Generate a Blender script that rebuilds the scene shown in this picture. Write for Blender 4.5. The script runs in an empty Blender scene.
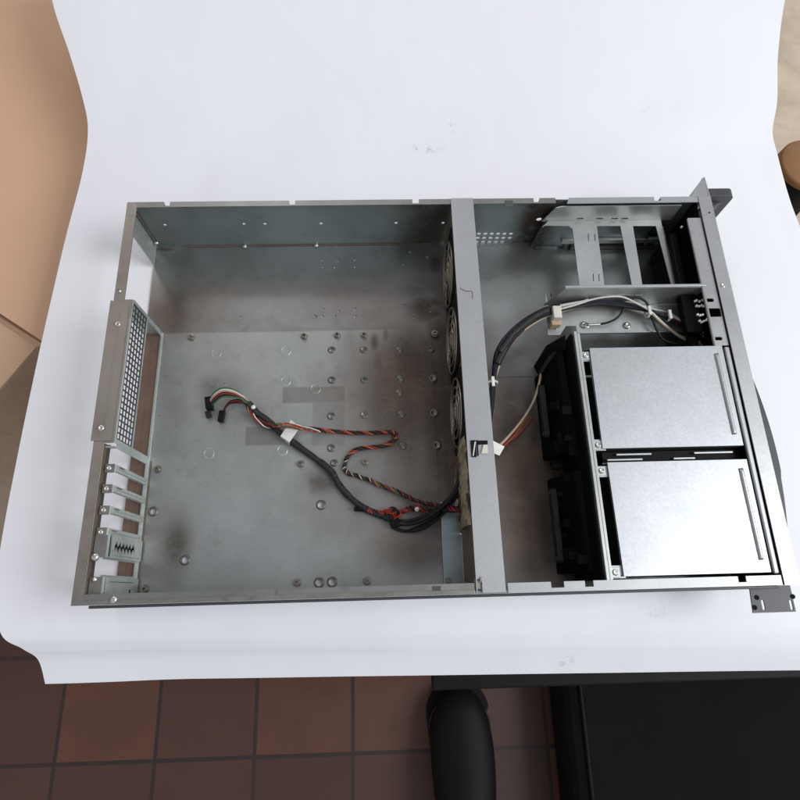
import bpy, bmesh, math, random
from mathutils import Vector, Matrix
from mathutils.geometry import delaunay_2d_cdt
random.seed(7)
S = 0.001                       # geometry below is written in millimetres
scn = bpy.context.scene
col = scn.collection

# ------------------------------------------------------------------ camera
CAM = (585.0, 285.0021, 0.9614, 653.6585, 0.3198, -0.02, -0.029)
f_, cx_, cy_, cz_, a_, b_, c_ = CAM
Rx = Matrix(((1,0,0),(0,math.cos(a_),-math.sin(a_)),(0,math.sin(a_),math.cos(a_))))
Ry = Matrix(((math.cos(c_),0,math.sin(c_)),(0,1,0),(-math.sin(c_),0,math.cos(c_))))
Rz = Matrix(((math.cos(b_),-math.sin(b_),0),(math.sin(b_),math.cos(b_),0),(0,0,1)))
RC = Rx @ Ry @ Rz
cd = bpy.data.cameras.new('camera'); cam = bpy.data.objects.new('camera', cd); col.objects.link(cam)
cam.matrix_world = Matrix.Translation(Vector((cx_, cy_, cz_))*S) @ RC.to_4x4()
cd.sensor_width = 36; cd.lens = f_/800*36; cd.clip_start = 0.01; cd.clip_end = 50
scn.camera = cam

def P(u, v, z=0.0, y=None, x=None):
    """measured point -> millimetres on a plane of known height (or known y / x)"""
    d = RC @ Vector(((u-400)/f_, -(v-400)/f_, -1))
    if y is not None: t = (y-cy_)/d.y
    elif x is not None: t = (x-cx_)/d.x
    else: t = (z-cz_)/d.z
    return Vector((cx_+t*d.x, cy_+t*d.y, cz_+t*d.z))

# ------------------------------------------------------------------ materials
def newmat(name):
    m = bpy.data.materials.new(name); m.use_nodes = True
    nt = m.node_tree; b = nt.nodes['Principled BSDF']
    return m, nt, b
def N(nt, t, **k):
    n = nt.nodes.new(t)
    for a, v in k.items(): setattr(n, a, v)
    return n
def math_(nt, op, a, b=None, clamp=False):
    n = nt.nodes.new('ShaderNodeMath'); n.operation = op; n.use_clamp = clamp
    for i, x in enumerate((a, b)):
        if x is None: continue
        if isinstance(x, (int, float)): n.inputs[i].default_value = x
        else: nt.links.new(x, n.inputs[i])
    return n.outputs[0]
def mixc(nt, fac, a, b):
    n = nt.nodes.new('ShaderNodeMix'); n.data_type = 'RGBA'
    for i, x in ((0, fac), (6, a), (7, b)):
        if isinstance(x, (int, float)): n.inputs[i].default_value = x
        elif isinstance(x, tuple): n.inputs[i].default_value = (*x[:3], 1)
        else: nt.links.new(x, n.inputs[i])
    return n.outputs[2]
def noise(nt, scale, detail=4, rough=.6, vec=None, stretch=None):
    tc = N(nt, 'ShaderNodeTexCoord'); v = tc.outputs['Object']
    if stretch:
        mp = N(nt, 'ShaderNodeMapping'); mp.inputs['Scale'].default_value = stretch
        nt.links.new(v, mp.inputs[0]); v = mp.outputs[0]
    n = N(nt, 'ShaderNodeTexNoise'); n.inputs['Scale'].default_value = scale
    n.inputs['Detail'].default_value = detail; n.inputs['Roughness'].default_value = rough
    nt.links.new(v, n.inputs['Vector'])
    return n.outputs[0]
def ramp(nt, x, lo, hi, a=0., b=1.):
    n = N(nt, 'ShaderNodeMapRange'); n.interpolation_type = 'SMOOTHSTEP'
    for i, q in enumerate((lo, hi, a, b)): n.inputs[i+1].default_value = q
    nt.links.new(x, n.inputs[0]); return n.outputs[0]
def blobs(nt, lst, soft=1.0):
    """stains with a place of their own: (x, y, rx, ry, strength) in mm, edges broken by noise"""
    tc = N(nt, 'ShaderNodeTexCoord'); sep = N(nt, 'ShaderNodeSeparateXYZ')
    nt.links.new(tc.outputs['Object'], sep.inputs[0])
    out = None
    for (x, y, rx, ry, s) in lst:
        dx = math_(nt, 'MULTIPLY', math_(nt, 'SUBTRACT', sep.outputs[0], x*S), 1/(rx*S))
        dy = math_(nt, 'MULTIPLY', math_(nt, 'SUBTRACT', sep.outputs[1], y*S), 1/(ry*S))
        d = math_(nt, 'SQRT', math_(nt, 'ADD', math_(nt, 'MULTIPLY', dx, dx), math_(nt, 'MULTIPLY', dy, dy)))
        m = ramp(nt, d, 0.15, 1.25, s, 0.)
        out = m if out is None else math_(nt, 'MAXIMUM', out, m)
    return out
def boxes(nt, lst):
    tc = N(nt, 'ShaderNodeTexCoord'); sep = N(nt, 'ShaderNodeSeparateXYZ')
    nt.links.new(tc.outputs['Object'], sep.inputs[0]); out = None
    for (x0, x1, y0, y1, s) in lst:
        dx = math_(nt, 'ABSOLUTE', math_(nt, 'SUBTRACT', sep.outputs[0], (x0+x1)/2*S))
        dy = math_(nt, 'ABSOLUTE', math_(nt, 'SUBTRACT', sep.outputs[1], (y0+y1)/2*S))
        a = ramp(nt, dx, (x1-x0)/2*S-.0012, (x1-x0)/2*S+.001, 1, 0)
        b = ramp(nt, dy, (y1-y0)/2*S-.0012, (y1-y0)/2*S+.001, s, 0)
        m = math_(nt, 'MULTIPLY', a, b)
        out = m if out is None else math_(nt, 'MAXIMUM', out, m)
    return out

def steel(name, base, rough=.38, metal=.85, stains_and_shade=None, dirt=(.045,.033,.024), patches=None, speck=.25, spangle=.0,
          grime=.25, seed=1.0, light=None, tint=None, cloud=1., fine=.0):
    m, nt, b = newmat(name); L = nt.links
    c1 = tuple(x*(1-.14*cloud) for x in base); c2 = tuple(min(1, x*(1+.12*cloud)) for x in base)
    c = mixc(nt, ramp(nt, noise(nt, 9*seed, 5), .3, .7), c1, c2)
    if spangle:
        v = N(nt, 'ShaderNodeTexVoronoi'); v.inputs['Scale'].default_value = 420
        tc = N(nt, 'ShaderNodeTexCoord'); L.new(tc.outputs['Object'], v.inputs['Vector'])
        sx = N(nt, 'ShaderNodeSeparateColor'); L.new(v.outputs['Color'], sx.inputs[0])
        c = mixc(nt, math_(nt, 'MULTIPLY', sx.outputs[0], spangle), c, tuple(x*.72 for x in base))
    if light: c = mixc(nt, blobs(nt, light), c, tuple(min(1, x*1.45) for x in base))
    if grime:
        g = ramp(nt, noise(nt, 23*seed, 7, .7), .52, .8)
        c = mixc(nt, math_(nt, 'MULTIPLY', g, grime), c, dirt)
    if tint:
        tn = math_(nt, 'MULTIPLY', blobs(nt, tint), ramp(nt, noise(nt, 6, 4), .15, .6, .5, 1))
        c = mixc(nt, tn, c, (.145,.085,.052))
    rg = math_(nt, 'ADD', rough, math_(nt, 'MULTIPLY', math_(nt, 'SUBTRACT', noise(nt, 30, 5), .5), .22*cloud))
    mt = None
    if stains_and_shade:
        s = blobs(nt, stains_and_shade)
        n = ramp(nt, noise(nt, 28, 7, .68), .15, .55)
        s = math_(nt, 'MULTIPLY', s, math_(nt, 'ADD', math_(nt, 'MULTIPLY', n, .75), .25), True)
        c = mixc(nt, s, c, dirt)
        rg = math_(nt, 'ADD', rg, math_(nt, 'MULTIPLY', s, .25), True)
        mt = math_(nt, 'MULTIPLY', math_(nt, 'SUBTRACT', 1, math_(nt, 'MULTIPLY', s, .6)), metal)
    if patches:
        pm = math_(nt, 'MULTIPLY', boxes(nt, patches), math_(nt, 'ADD', math_(nt, 'MULTIPLY', noise(nt, 60, 5), .5), .6), True)
        c = mixc(nt, pm, c, (.13, .098, .072))
    if fine:
        fn = math_(nt, 'MULTIPLY', ramp(nt, noise(nt, 260, 3, .8), .42, .72), fine)
        c = mixc(nt, fn, c, tuple(x*.55 for x in base))
        sc = ramp(nt, noise(nt, 55, 5, .8, stretch=(1,9,1)), .60, .72)
        c = mixc(nt, math_(nt, 'MULTIPLY', sc, fine*.9), c, tuple(min(1, x*1.5) for x in base))
    if speck:
        sp = N(nt, 'ShaderNodeTexVoronoi'); sp.inputs['Scale'].default_value = 75
        tc = N(nt, 'ShaderNodeTexCoord'); L.new(tc.outputs['Object'], sp.inputs['Vector'])
        gate = ramp(nt, noise(nt, 14*seed, 3), .52, .62)
        q = math_(nt, 'MULTIPLY', math_(nt, 'MULTIPLY', ramp(nt, sp.outputs[0], .03, .085, 1, 0), gate), speck)
        c = mixc(nt, q, c, (.05, .045, .04))
    L.new(c, b.inputs['Base Color']); L.new(rg, b.inputs['Roughness'])
    if mt is not None: L.new(mt, b.inputs['Metallic'])
    else: b.inputs['Metallic'].default_value = metal
    bp = N(nt, 'ShaderNodeBump'); bp.inputs['Strength'].default_value = .06; bp.inputs['Distance'].default_value = .0004
    L.new(noise(nt, 160, 4), bp.inputs['Height'])
    bp2 = N(nt, 'ShaderNodeBump'); bp2.inputs['Strength'].default_value = .25; bp2.inputs['Distance'].default_value = .002
    L.new(noise(nt, 7, 2), bp2.inputs['Height']); L.new(bp.outputs[0], bp2.inputs['Normal'])
    L.new(bp2.outputs[0], b.inputs['Normal'])
    return m
def plain(name, colr, rough=.5, metal=0., var=.15, scale=40, bump=0.0, coat=0., spec=.5):
    m, nt, b = newmat(name); b.inputs['Specular IOR Level'].default_value = spec
    c = mixc(nt, noise(nt, scale, 5), tuple(x*(1-var) for x in colr), tuple(min(1, x*(1+var)) for x in colr))
    nt.links.new(c, b.inputs['Base Color']); b.inputs['Roughness'].default_value = rough; b.inputs['Metallic'].default_value = metal
    b.inputs['Coat Weight'].default_value = coat
    if bump:
        bp = N(nt, 'ShaderNodeBump'); bp.inputs['Strength'].default_value = bump; bp.inputs['Distance'].default_value = .0006
        nt.links.new(noise(nt, scale*4, 4), bp.inputs['Height']); nt.links.new(bp.outputs[0], b.inputs['Normal'])
    return m

# ------------------------------------------------------------------ mesh helpers
class MB:
    def __init__(s): s.v = []; s.f = []; s.sm = []
    def add(s, vs, fs, smooth=False):
        o = len(s.v); s.v += [tuple(q) for q in vs]; s.f += [tuple(i+o for i in f) for f in fs]; s.sm += [smooth]*len(fs)
    def box(s, x0, x1, y0, y1, z0, z1):
        vs = [(x, y, z) for z in (z0, z1) for y in (y0, y1) for x in (x0, x1)]
        s.add(vs, [(0,2,3,1),(4,5,7,6),(0,1,5,4),(2,6,7,3),(0,4,6,2),(1,3,7,5)]); return s
    def hexa(s, lo, hi):            # two quads of 4 points each
        s.add(list(lo)+list(hi), [(3,2,1,0),(4,5,6,7),(0,1,5,4),(1,2,6,5),(2,3,7,6),(3,0,4,7)]); return s
    def lathe(s, c, prof, seg=20, axis='z', smooth=True, phase=0.):
        vs = []; fs = []; n = len(prof)
        for k in range(seg):
            a = 2*math.pi*k/seg+phase; ca, sa = math.cos(a), math.sin(a)
            for r, h in prof:
                p = {'z': (r*ca, r*sa, h), 'x': (h, r*ca, r*sa), 'y': (r*sa, h, r*ca)}[axis]
                vs.append((c[0]+p[0], c[1]+p[1], c[2]+p[2]))
        for k in range(seg):
            for j in range(n-1):
                a = k*n+j; b = ((k+1) % seg)*n+j
                fs.append((a, b, b+1, a+1))
        s.add(vs, fs, smooth); return s
    def tube(s, pts, r, seg=10, sub=6, cap=True, twist=None):
        pts = [Vector(p) for p in pts]
        q = spline(pts, sub) if sub > 1 else pts
        vs = []; fs = []; up = Vector((0, 0, 1)); m = len(q)
        for i, p in enumerate(q):
            t = (q[min(i+1, m-1)]-q[max(i-1, 0)]).normalized()
            n = up.cross(t)
            if n.length < 1e-3: n = Vector((0, 1, 0)).cross(t)
            n.normalize(); b = t.cross(n)
            rr = r(i/(m-1)) if callable(r) else r
            for k in range(seg):
                a = 2*math.pi*k/seg
                vs.append(p+n*math.cos(a)*rr+b*math.sin(a)*rr)
        for i in range(m-1):
            for k in range(seg):
                a = i*seg+k; c = i*seg+(k+1) % seg
                fs.append((a, c, c+seg, a+seg))
        s.add(vs, fs, True)
        if cap:
            s.add(vs[:seg], [tuple(range(seg))[::-1]]); s.add(vs[-seg:], [tuple(range(seg))])
        return s
    def plate(s, outer, holes=(), t=1.0, org=(0,0,0), ux=(1,0,0), uy=(0,1,0)):
        """sheet of thickness t with real openings; 2-D outline mapped by org, ux, uy; thickness along ux x uy"""
        org, ux, uy = Vector(org), Vector(ux), Vector(uy); w = ux.cross(uy).normalized()
        loops = [list(outer)]+[list(h) for h in holes]
        vs = []; es = []
        for lp in loops:
            o = len(vs); vs += [Vector(p) for p in lp]; es += [(o+i, o+(i+1) % len(lp)) for i in range(len(lp))]
        V, E_, F_, *_ = delaunay_2d_cdt(vs, es, [], 0, 1e-5)
        def inside(p, lp):
            c = False; j = len(lp)-1
            for i in range(len(lp)):
                xi, yi = lp[i]; xj, yj = lp[j]
                if (yi > p[1]) != (yj > p[1]) and p[0] < (xj-xi)*(p[1]-yi)/(yj-yi)+xi: c = not c
                j = i
            return c
        bb = [(min(q[0] for q in lp), max(q[0] for q in lp), min(q[1] for q in lp), max(q[1] for q in lp)) for lp in loops]
        keep = []
        for f in F_:
            c = sum((V[i] for i in f), Vector((0, 0)))/len(f)
            if not inside(c, loops[0]): continue
            if any(b[0] <= c[0] <= b[1] and b[2] <= c[1] <= b[3] and inside(c, lp) for lp, b in zip(loops[1:], bb[1:])): continue
            keep.append(f)
        top = [org+ux*p[0]+uy*p[1]+w*t for p in V]; bot = [org+ux*p[0]+uy*p[1] for p in V]
        s.add(top, keep); s.add(bot, [tuple(reversed(f)) for f in keep])
        for lp in loops:
            n = len(lp); a = [org+ux*p[0]+uy*p[1] for p in lp]; b = [q+w*t for q in a]
            s.add(a+b, [(i, (i+1) % n, n+(i+1) % n, n+i) for i in range(n)])
        return s
    def build(s, name, mat, parent=None, bevel=0, tag_=None, origin=None):
        me = bpy.data.meshes.new(name)
        me.from_pydata([(x*S, y*S, z*S) for x, y, z in s.v], [], s.f)
        me.polygons.foreach_set('use_smooth', s.sm)
        bm = bmesh.new(); bm.from_mesh(me)
        if bevel: bmesh.ops.remove_doubles(bm, verts=bm.verts, dist=1e-6)
        bmesh.ops.recalc_face_normals(bm, faces=bm.faces); bm.to_mesh(me); bm.free()
        o = bpy.data.objects.new(name, me); col.objects.link(o); me.materials.append(mat)
        if parent is not None: o.parent = parent
        if bevel:
            b = o.modifiers.new('bevel', 'BEVEL'); b.width = bevel*S; b.segments = 2; b.limit_method = 'ANGLE'; b.angle_limit = 0.6
        return o
def spline(p, sub):
    out = []
    for i in range(len(p)-1):
        a = p[max(i-1, 0)]; b = p[i]; c = p[i+1]; d = p[min(i+2, len(p)-1)]
        for k in range(sub):
            t = k/sub
            out.append(.5*((2*b)+(c-a)*t+(2*a-5*b+4*c-d)*t*t+(3*b-a-3*c+d)*t**3))
    out.append(p[-1]); return out
def circ(x, y, r, n=16): return [(x+r*math.cos(2*math.pi*k/n), y+r*math.sin(2*math.pi*k/n)) for k in range(n)]
def rect(x0, x1, y0, y1): return [(x0, y0), (x1, y0), (x1, y1), (x0, y1)]
def slot(x, y, w, h, n=6):        # rounded slot
    r = min(w, h)/2; pts = []
    if w >= h: cs = [(x+w/2-r, y, -90), (x-w/2+r, y, 90)]
    else: cs = [(x, y+h/2-r, 0), (x, y-h/2+r, 180)]
    for cx, cy, a0 in cs:
        for k in range(n+1):
            a = math.radians(a0+180*k/n); pts.append((cx+r*math.cos(a), cy+r*math.sin(a)))
    return pts
def rrect(x0, x1, y0, y1, r, n=4):
    pts = []
    for cx, cy, a0 in ((x1-r, y0+r, -90), (x1-r, y1-r, 0), (x0+r, y1-r, 90), (x0+r, y0+r, 180)):
        for k in range(n+1):
            a = math.radians(a0+90*k/n); pts.append((cx+r*math.cos(a), cy+r*math.sin(a)))
    return pts
def tag(o, label=None, cat=None, group=None, kind=None):
    for k, v in (('label', label), ('category', cat), ('group', group), ('kind', kind)):
        if v: o[k] = v
    return o
def empty(name, loc):
    o = bpy.data.objects.new(name, None); col.objects.link(o); o.empty_display_size = .02
    o['_base'] = 0; del o['_base']; return o

# ------------------------------------------------------------------ the materials of this place
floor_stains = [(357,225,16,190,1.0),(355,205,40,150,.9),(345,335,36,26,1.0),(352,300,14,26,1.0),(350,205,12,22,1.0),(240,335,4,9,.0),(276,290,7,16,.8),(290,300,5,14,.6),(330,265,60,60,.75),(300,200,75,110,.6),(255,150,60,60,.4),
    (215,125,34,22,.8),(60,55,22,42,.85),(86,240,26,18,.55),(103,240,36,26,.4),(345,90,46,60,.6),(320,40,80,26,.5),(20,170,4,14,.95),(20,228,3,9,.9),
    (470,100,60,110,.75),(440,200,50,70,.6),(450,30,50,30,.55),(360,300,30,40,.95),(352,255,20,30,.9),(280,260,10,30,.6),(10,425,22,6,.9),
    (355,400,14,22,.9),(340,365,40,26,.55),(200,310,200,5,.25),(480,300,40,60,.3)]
M = {}
tints = [(330,230,115,130,.95),(350,120,90,100,.8),(250,100,70,50,.35),(450,110,100,180,.95),(310,60,60,50,.6),(300,330,120,60,.35),(30,330,60,50,.6),(40,60,40,70,.3)]
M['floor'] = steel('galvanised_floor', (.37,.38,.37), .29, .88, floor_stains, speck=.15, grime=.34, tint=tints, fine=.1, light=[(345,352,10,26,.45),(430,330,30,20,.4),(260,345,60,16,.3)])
M['tray'] = steel('galvanised_tray', (.39,.405,.395), .40, .76, floor_stains,
    patches=[(*sorted((P(248,400).x, P(290,400).x)), P(268,446).y, P(268,427).y, .5),
             (P(283,395).x, P(345,395).x, P(300,404).y, P(300,388).y, .5),
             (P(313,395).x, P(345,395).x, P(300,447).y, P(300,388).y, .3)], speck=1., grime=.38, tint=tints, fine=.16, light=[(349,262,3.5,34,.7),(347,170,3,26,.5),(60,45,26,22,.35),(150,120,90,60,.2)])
M['wall'] = steel('galvanised_wall', (.34,.40,.40), .34, .82, [(350,430,60,40,.9),(20,430,30,10,.5),(472,430,26,90,1.0),(482,430,22,90,1.0),(120,430,60,3,.2)], grime=.4, speck=.2)  # the full-strength blobs paint the shadow in the gap behind the bay
M['rim'] = steel('rim_steel', (.27,.27,.255), .42, .8, grime=.5)
M['rear'] = steel('rear_steel', (.33,.30,.265), .45, .75, grime=.5, dirt=(.06,.04,.03), seed=1.7)
M['green'] = steel('zinc_bracket', (.52,.57,.545), .4, .6, grime=.6, seed=2., fine=.3, dirt=(.12,.11,.095))
M['tab'] = steel('slot_tab_steel', (.26,.255,.235), .45, .75, grime=.6, seed=2.6)
M['bar'] = steel('bar_steel', (.43,.44,.45), .46, .7, grime=.10, spangle=.12, speck=.12, cloud=.4, fine=.12)
M['cover'] = steel('cover_steel', (.50,.52,.535), .43, .85, grime=.05, spangle=.25, speck=.1, seed=1.3, cloud=.35, fine=.22)
M['front'] = steel('front_steel', (.42,.425,.425), .42, .8, grime=.22, spangle=.15, cloud=.6, fine=.2)
M['boss'] = steel('boss_steel', (.17,.165,.15), .42, .8, grime=.6)
M['bay'] = steel('bay_steel', (.52,.54,.53), .40, .8, grime=.25, spangle=.2)
M['inner'] = steel('bay_shade_steel', (.12,.125,.125), .5, .8, grime=.4)  # occlusion shade of the bay interior is put into this dark base colour
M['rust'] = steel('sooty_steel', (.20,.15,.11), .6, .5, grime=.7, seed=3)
M['grille'] = steel('grille_wire', (.30,.27,.23), .35, .75, grime=.3, dirt=(.1,.07,.045), seed=3)
M['screw'] = steel('screw_steel', (.62,.6,.56), .28, .95, grime=.3)
M['brass'] = steel('standoff_steel', (.30,.275,.24), .3, .9, grime=.8)
M['black'] = plain('black_plastic', (.006,.006,.0065), .55, var=.3, bump=.2, spec=.14)
M['pcb'] = plain('dark_board', (.0045,.005,.005), .6, var=.5, scale=90, spec=.06)
M['grey'] = plain('dark_grey_paint', (.055,.058,.064), .42, var=.2, bump=.15, spec=.4)
M['dgrey'] = plain('charcoal_plastic', (.016,.016,.017), .5, var=.2, bump=.15, spec=.3)
M['foam'] = plain('foam', (.62,.60,.52), .9, var=.15, scale=120, bump=.5)
M['rustfoam'] = plain('stained_foam', (.50,.36,.22), .9, var=.4, scale=90, bump=.5)
M['dustfoam'] = plain('dusty_foam', (.34,.28,.19), .9, var=.5, scale=60, bump=.5)
M['tie'] = plain('white_nylon', (.72,.70,.66), .4, var=.08)
M['tagw'] = plain('paper_tag', (.66,.65,.62), .55, var=.08)
def wire(name, c): return plain(name, c, .45, var=.2, scale=150, spec=.35)
W = dict(black=wire('wire_black', (.007,.007,.0075)), red=wire('wire_red', (.27,.028,.02)), yellow=wire('wire_yellow', (.36,.20,.04)),
         orange=wire('wire_orange', (.42,.11,.03)), green=wire('wire_green', (.03,.12,.05)), white=wire('wire_white', (.62,.60,.56)),
         beige=wire('wire_beige', (.46,.36,.26)), blue=wire('wire_blue', (.035,.05,.09)), brown=wire('wire_brown', (.06,.022,.016)), pink=wire('wire_pink', (.5,.24,.2)))
def braid():
    m, nt, b = newmat('braided_sleeve'); tc = N(nt, 'ShaderNodeTexCoord')
    w1 = N(nt, 'ShaderNodeTexWave'); w1.bands_direction = 'DIAGONAL'; w1.inputs['Scale'].default_value = 220
    nt.links.new(tc.outputs['Object'], w1.inputs[0])
    c = mixc(nt, math_(nt, 'MULTIPLY', w1.outputs[1], noise(nt, 60, 4)), (.005,.005,.0055), (.035,.034,.032))
    nt.links.new(c, b.inputs['Base Color']); b.inputs['Roughness'].default_value = .5
    bp = N(nt, 'ShaderNodeBump'); bp.inputs['Strength'].default_value = .5; bp.inputs['Distance'].default_value = .0006
    nt.links.new(w1.outputs[1], bp.inputs['Height']); nt.links.new(bp.outputs[0], b.inputs['Normal'])
    return m
M['braid'] = braid()

# ================================================================== THE CHASSIS
Zf = -300
H = 88.0; L = 655.0; D = 430.0
ch = empty('server_chassis', (0,0,0))
tag(ch, 'open grey galvanised steel rack server chassis lying on the white paper, lid off', 'server chassis')

# --- floor pan with real holes
through = [(331.6,350,2.6),(331.6,380,2.6),(331,416,2.6),(331,448,2.6),(334,463,2.4),(321,505,3.4),(185,560,3.4),(153,511.6,3.2),
           (319,582.5,3.4),(332,582,3.4),(364,380,2.2),(431,349,2.0)]
small = [(323,260),(323,267),(338,261),(335,267),(355,260),(355,267),(323,309),(315.5,316),(323,316.5),(339,311),(335,316.5),(355.5,309),
         (355.5,316.5),(410,252),(427,257),(403,264.5),(404,305.5),(430,311.5),(413,317.5),(240,317),(316,316.5)]
def pt(u, v, z=1.5): q = P(u, v, z); return q.x, q.y
through = [(u, v, r*1.1) for u, v, r in through]
hp = [circ(*pt(u, v, 2.5), r, 16) for u, v, r in through]
hs = [circ(*pt(u, v), 1.7, 10) for u, v in small]
MB().plate(rect(0, L+15, 0, D), hp+hs, 1.0, (0,0,.6)).build('floor_pan', M['floor'], ch)
MB().plate([(21,3),(345,3),(345,307),(22,307)], hp, 1.4, (0,0,1.75)).build('motherboard_tray', M['tray'], ch)
# pressed rings round the openings, blind pressed rings
def boss(u, v, r, hgt=1.1, z=3.15, ring=1.9, mat='boss', name='pressed_boss'):
    x, y = pt(u, v, z)
    return MB().lathe((x, y, z), [(r+.05, -1), (r+.05, hgt*.9), (r+.7, hgt), (r+ring*.6, hgt*.75), (r+ring, 0)], 22).build(name, M[mat], ch)
for u, v, r in through: boss(u, v, r)
for u, v in [(363.5,350),(399,350),(400,379),(433,378),(364,415),(401,414.5),(434,412.6),(399,393),(402.5,446),(437,445)]:
    x, y = pt(u, v, 3.2)
    MB().lathe((x, y, 3.1), [(4.9, -.1), (4.1, 1.0), (3.2, 1.1), (2.5, .1), (0.01, 0.05)], 22).build('pressed_boss', M['boss'], ch)
for u, v in [(216,353),(285.5,351),(285.5,381),(213.5,382.6),(315,389),(208.6,453.5),(282,450.5)]:
    x, y = pt(u, v, 3.2)
    MB().lathe((x, y, 3.12), [(6.4, 0), (5.9, .35), (5.3, .35), (4.8, 0.04)], 24).build('pressed_ring', M['tray'], ch)
for u, v, hh in [(190.6,337,2),(304,336,4),(337,335,4),(364,335,4),(435,333,3),(300.5,463.6,4),(365,462,4),(297,582.5,4),(367,581,4),(157,469,3),(144.5,589,3),(448.5,580,5)]:
    x, y = pt(u, v, 5)
    o = MB().lathe((x, y, 3.1), [(4.6, 0), (4.3, .5), (3.4, .6), (3.1, hh), (2.9, hh+.5), (1.7, hh+.5), (1.6, .4), (.01, .4)], 18, smooth=False).build('standoff', M['brass'], ch)
# fold lines and low flanges of the pan
MB().box(20.2, 22.6, 3, 307, 3.2, 5.4).build('tray_flange', M['green'], ch, .5)
MB().box(23.2, 24.6, 4, 150, 3.2, 3.7).build('flange_gap', M['rust'], ch)
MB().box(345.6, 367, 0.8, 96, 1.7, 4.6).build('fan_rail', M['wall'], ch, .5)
MB().box(397, 655, 243, 244.6, 1.65, 2.3).build('floor_crease', M['floor'], ch)

# --- far side wall (inner face y = 429) with its holes and vents
def wallpt(u, v): q = P(u, v, y=429); return q.x, q.z
wh = [circ(*wallpt(u, v), 2.0, 12) for u, v in [(165,225),(244,224),(265,224),(321,223.5),(396,223),(443,223)]]
for r_, vv in enumerate((233.8, 237.9, 241.9)):
    for k in range(6 if r_ < 2 else 5):
        x, z = wallpt(479+6.4*k-(1.2*r_), vv); wh.append(rect(x-2.3, x+2.3, z-2.5, z+2.3))
bigx, bigz = wallpt(539, 219.5)
wh.append(circ(bigx, bigz, 3.4, 16))
farn = [(P(a,203,H).x, P(b,203,H).x) for a, b in [(164,170),(289,295),(412.5,419),(534,540),(654.5,661)]]
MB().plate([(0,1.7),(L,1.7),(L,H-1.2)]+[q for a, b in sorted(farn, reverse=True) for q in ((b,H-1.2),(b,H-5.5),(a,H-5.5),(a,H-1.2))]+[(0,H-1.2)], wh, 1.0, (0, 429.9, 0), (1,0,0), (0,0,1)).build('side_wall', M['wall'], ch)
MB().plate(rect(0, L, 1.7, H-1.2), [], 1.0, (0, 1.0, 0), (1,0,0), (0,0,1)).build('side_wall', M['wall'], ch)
MB().box(40, 350, 427.6, 428.8, 1.7, 3.2).build('weld_seam', M['rust'], ch, .3)
for u in (244, 316): 
    x, z = wallpt(u, 243.5); MB().lathe((x, 427.5, 3), [(3.2,-.5),(2.2,1.4),(.01,1.9)], 12).build('weld_bump', M['tray'], ch)
# rims: folded lips with notches, outside fold drops 8 mm
def notched(x0, x1, yin, yout, nts, depth):
    """outline of a strip between yin and yout; notches cut from the yout side down to depth"""
    sgn = 1 if yout > yin else -1
    pts = [(x0, yin), (x1, yin), (x1, yout)]
    for a, b in sorted(nts, reverse=True): pts += [(b, yout), (b, yout-sgn*depth), (a, yout-sgn*depth), (a, yout)]
    pts.append((x0, yout))
    return pts
def nx(us, v): return [(P(a, v, H).x, P(b, v, H).x) for a, b in us]
farn = nx([(164,170),(289,295),(412.5,419),(534,540)], 203)
MB().plate(notched(0, P(556,203,H).x, 424.2, 431.2, farn, 5.5), [], 1.2, (0,0,H-1.2)).build('top_rim', M['rim'], ch)
farn2 = nx([(654.5,661)], 200)
a0 = P(567,203,H).x
MB().plate([(a0,423.5),(660,423.5),(660,431.2),(farn2[0][1],431.2),(farn2[0][1],426),(farn2[0][0],426),(farn2[0][0],431.2),(a0+3,431.2),(a0+1,426)], [], 1.2, (0,0,H-1.2)).build('top_rim', M['bar'], ch)
MB().box(P(505,203,H).x, P(513,203,H).x, 419.5, 428, H, H+.4).build('rim_clip', M['inner'], ch)
nearn = nx([(432,441)], 592)+nx([(550,565)], 583)+nx([(585,594)], 583)
x_n = P(738,578,H).x, P(746,578,H).x
MB().plate(notched(0, 366, -1.2, 8.4, [(P(276,598,H).x-1.5, P(276,598,H).x+1.5)], 5)[:], [rect(P(432,592,H).x, P(441,592,H).x, 2.2, 6.8), circ(P(114,604,H).x, 4, 1.8, 10)], 1.2, (0,0,H-1.2)).build('top_rim', M['rim'], ch)
MB().plate(notched(397, 655, -1.2, 7.6, [(P(551,583,H).x, P(564,583,H).x), (P(585,583,H).x, P(593.5,583,H).x), x_n], 5.4), [], 1.2, (0,0,H-1.2)).build('top_rim', M['bar'], ch)
MB().box(0, 655, -1.2, 0.6, H-14, H-1.25).build('rim_fold', M['rim'], ch, .3)
MB().box(12, 655, -4.2, -1.5, H-13, H-7.5).build('outer_rail', M['grey'], ch, .5)
MB().box(0, 366, -1.2, 2.6, H+.05, H+1.0).build('rim_fold', M['tab'], ch, .3)
MB().lathe((P(113,603,H).x, 3.2, H), [(3.4,0),(3.2,1),(1.2,1.6),(.01,1.2)], 14).build('rim_screw', M['screw'], ch)

# --- rear panel
rp = MB()
rp.plate([(0,-1.2),(9.2,-1.2),(9.2,150),(19.3,150),(19.3,307.5),(11,307.5),(11,420.4),(11,427),(7,431),(0,431)], [], 1.2, (0,0,H-1.0))
rp.build('rear_rim', M['rear'], ch)
MB().plate([(-3,152),(17.5,152),(17.5,300),(-3,306.5)], [], 1.0, (0,0,H+.35)).build('rear_doubler', M['rear'], ch, .3)
MB().box(8.6, 9.6, 158, 292, H+1.4, H+1.9).build('doubler_crease', M['rear'], ch, .2)
MB().box(-1, 0.6, -1.2, 431, H-9, H-1.2).build('rear_fold', M['rear'], ch)
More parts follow.
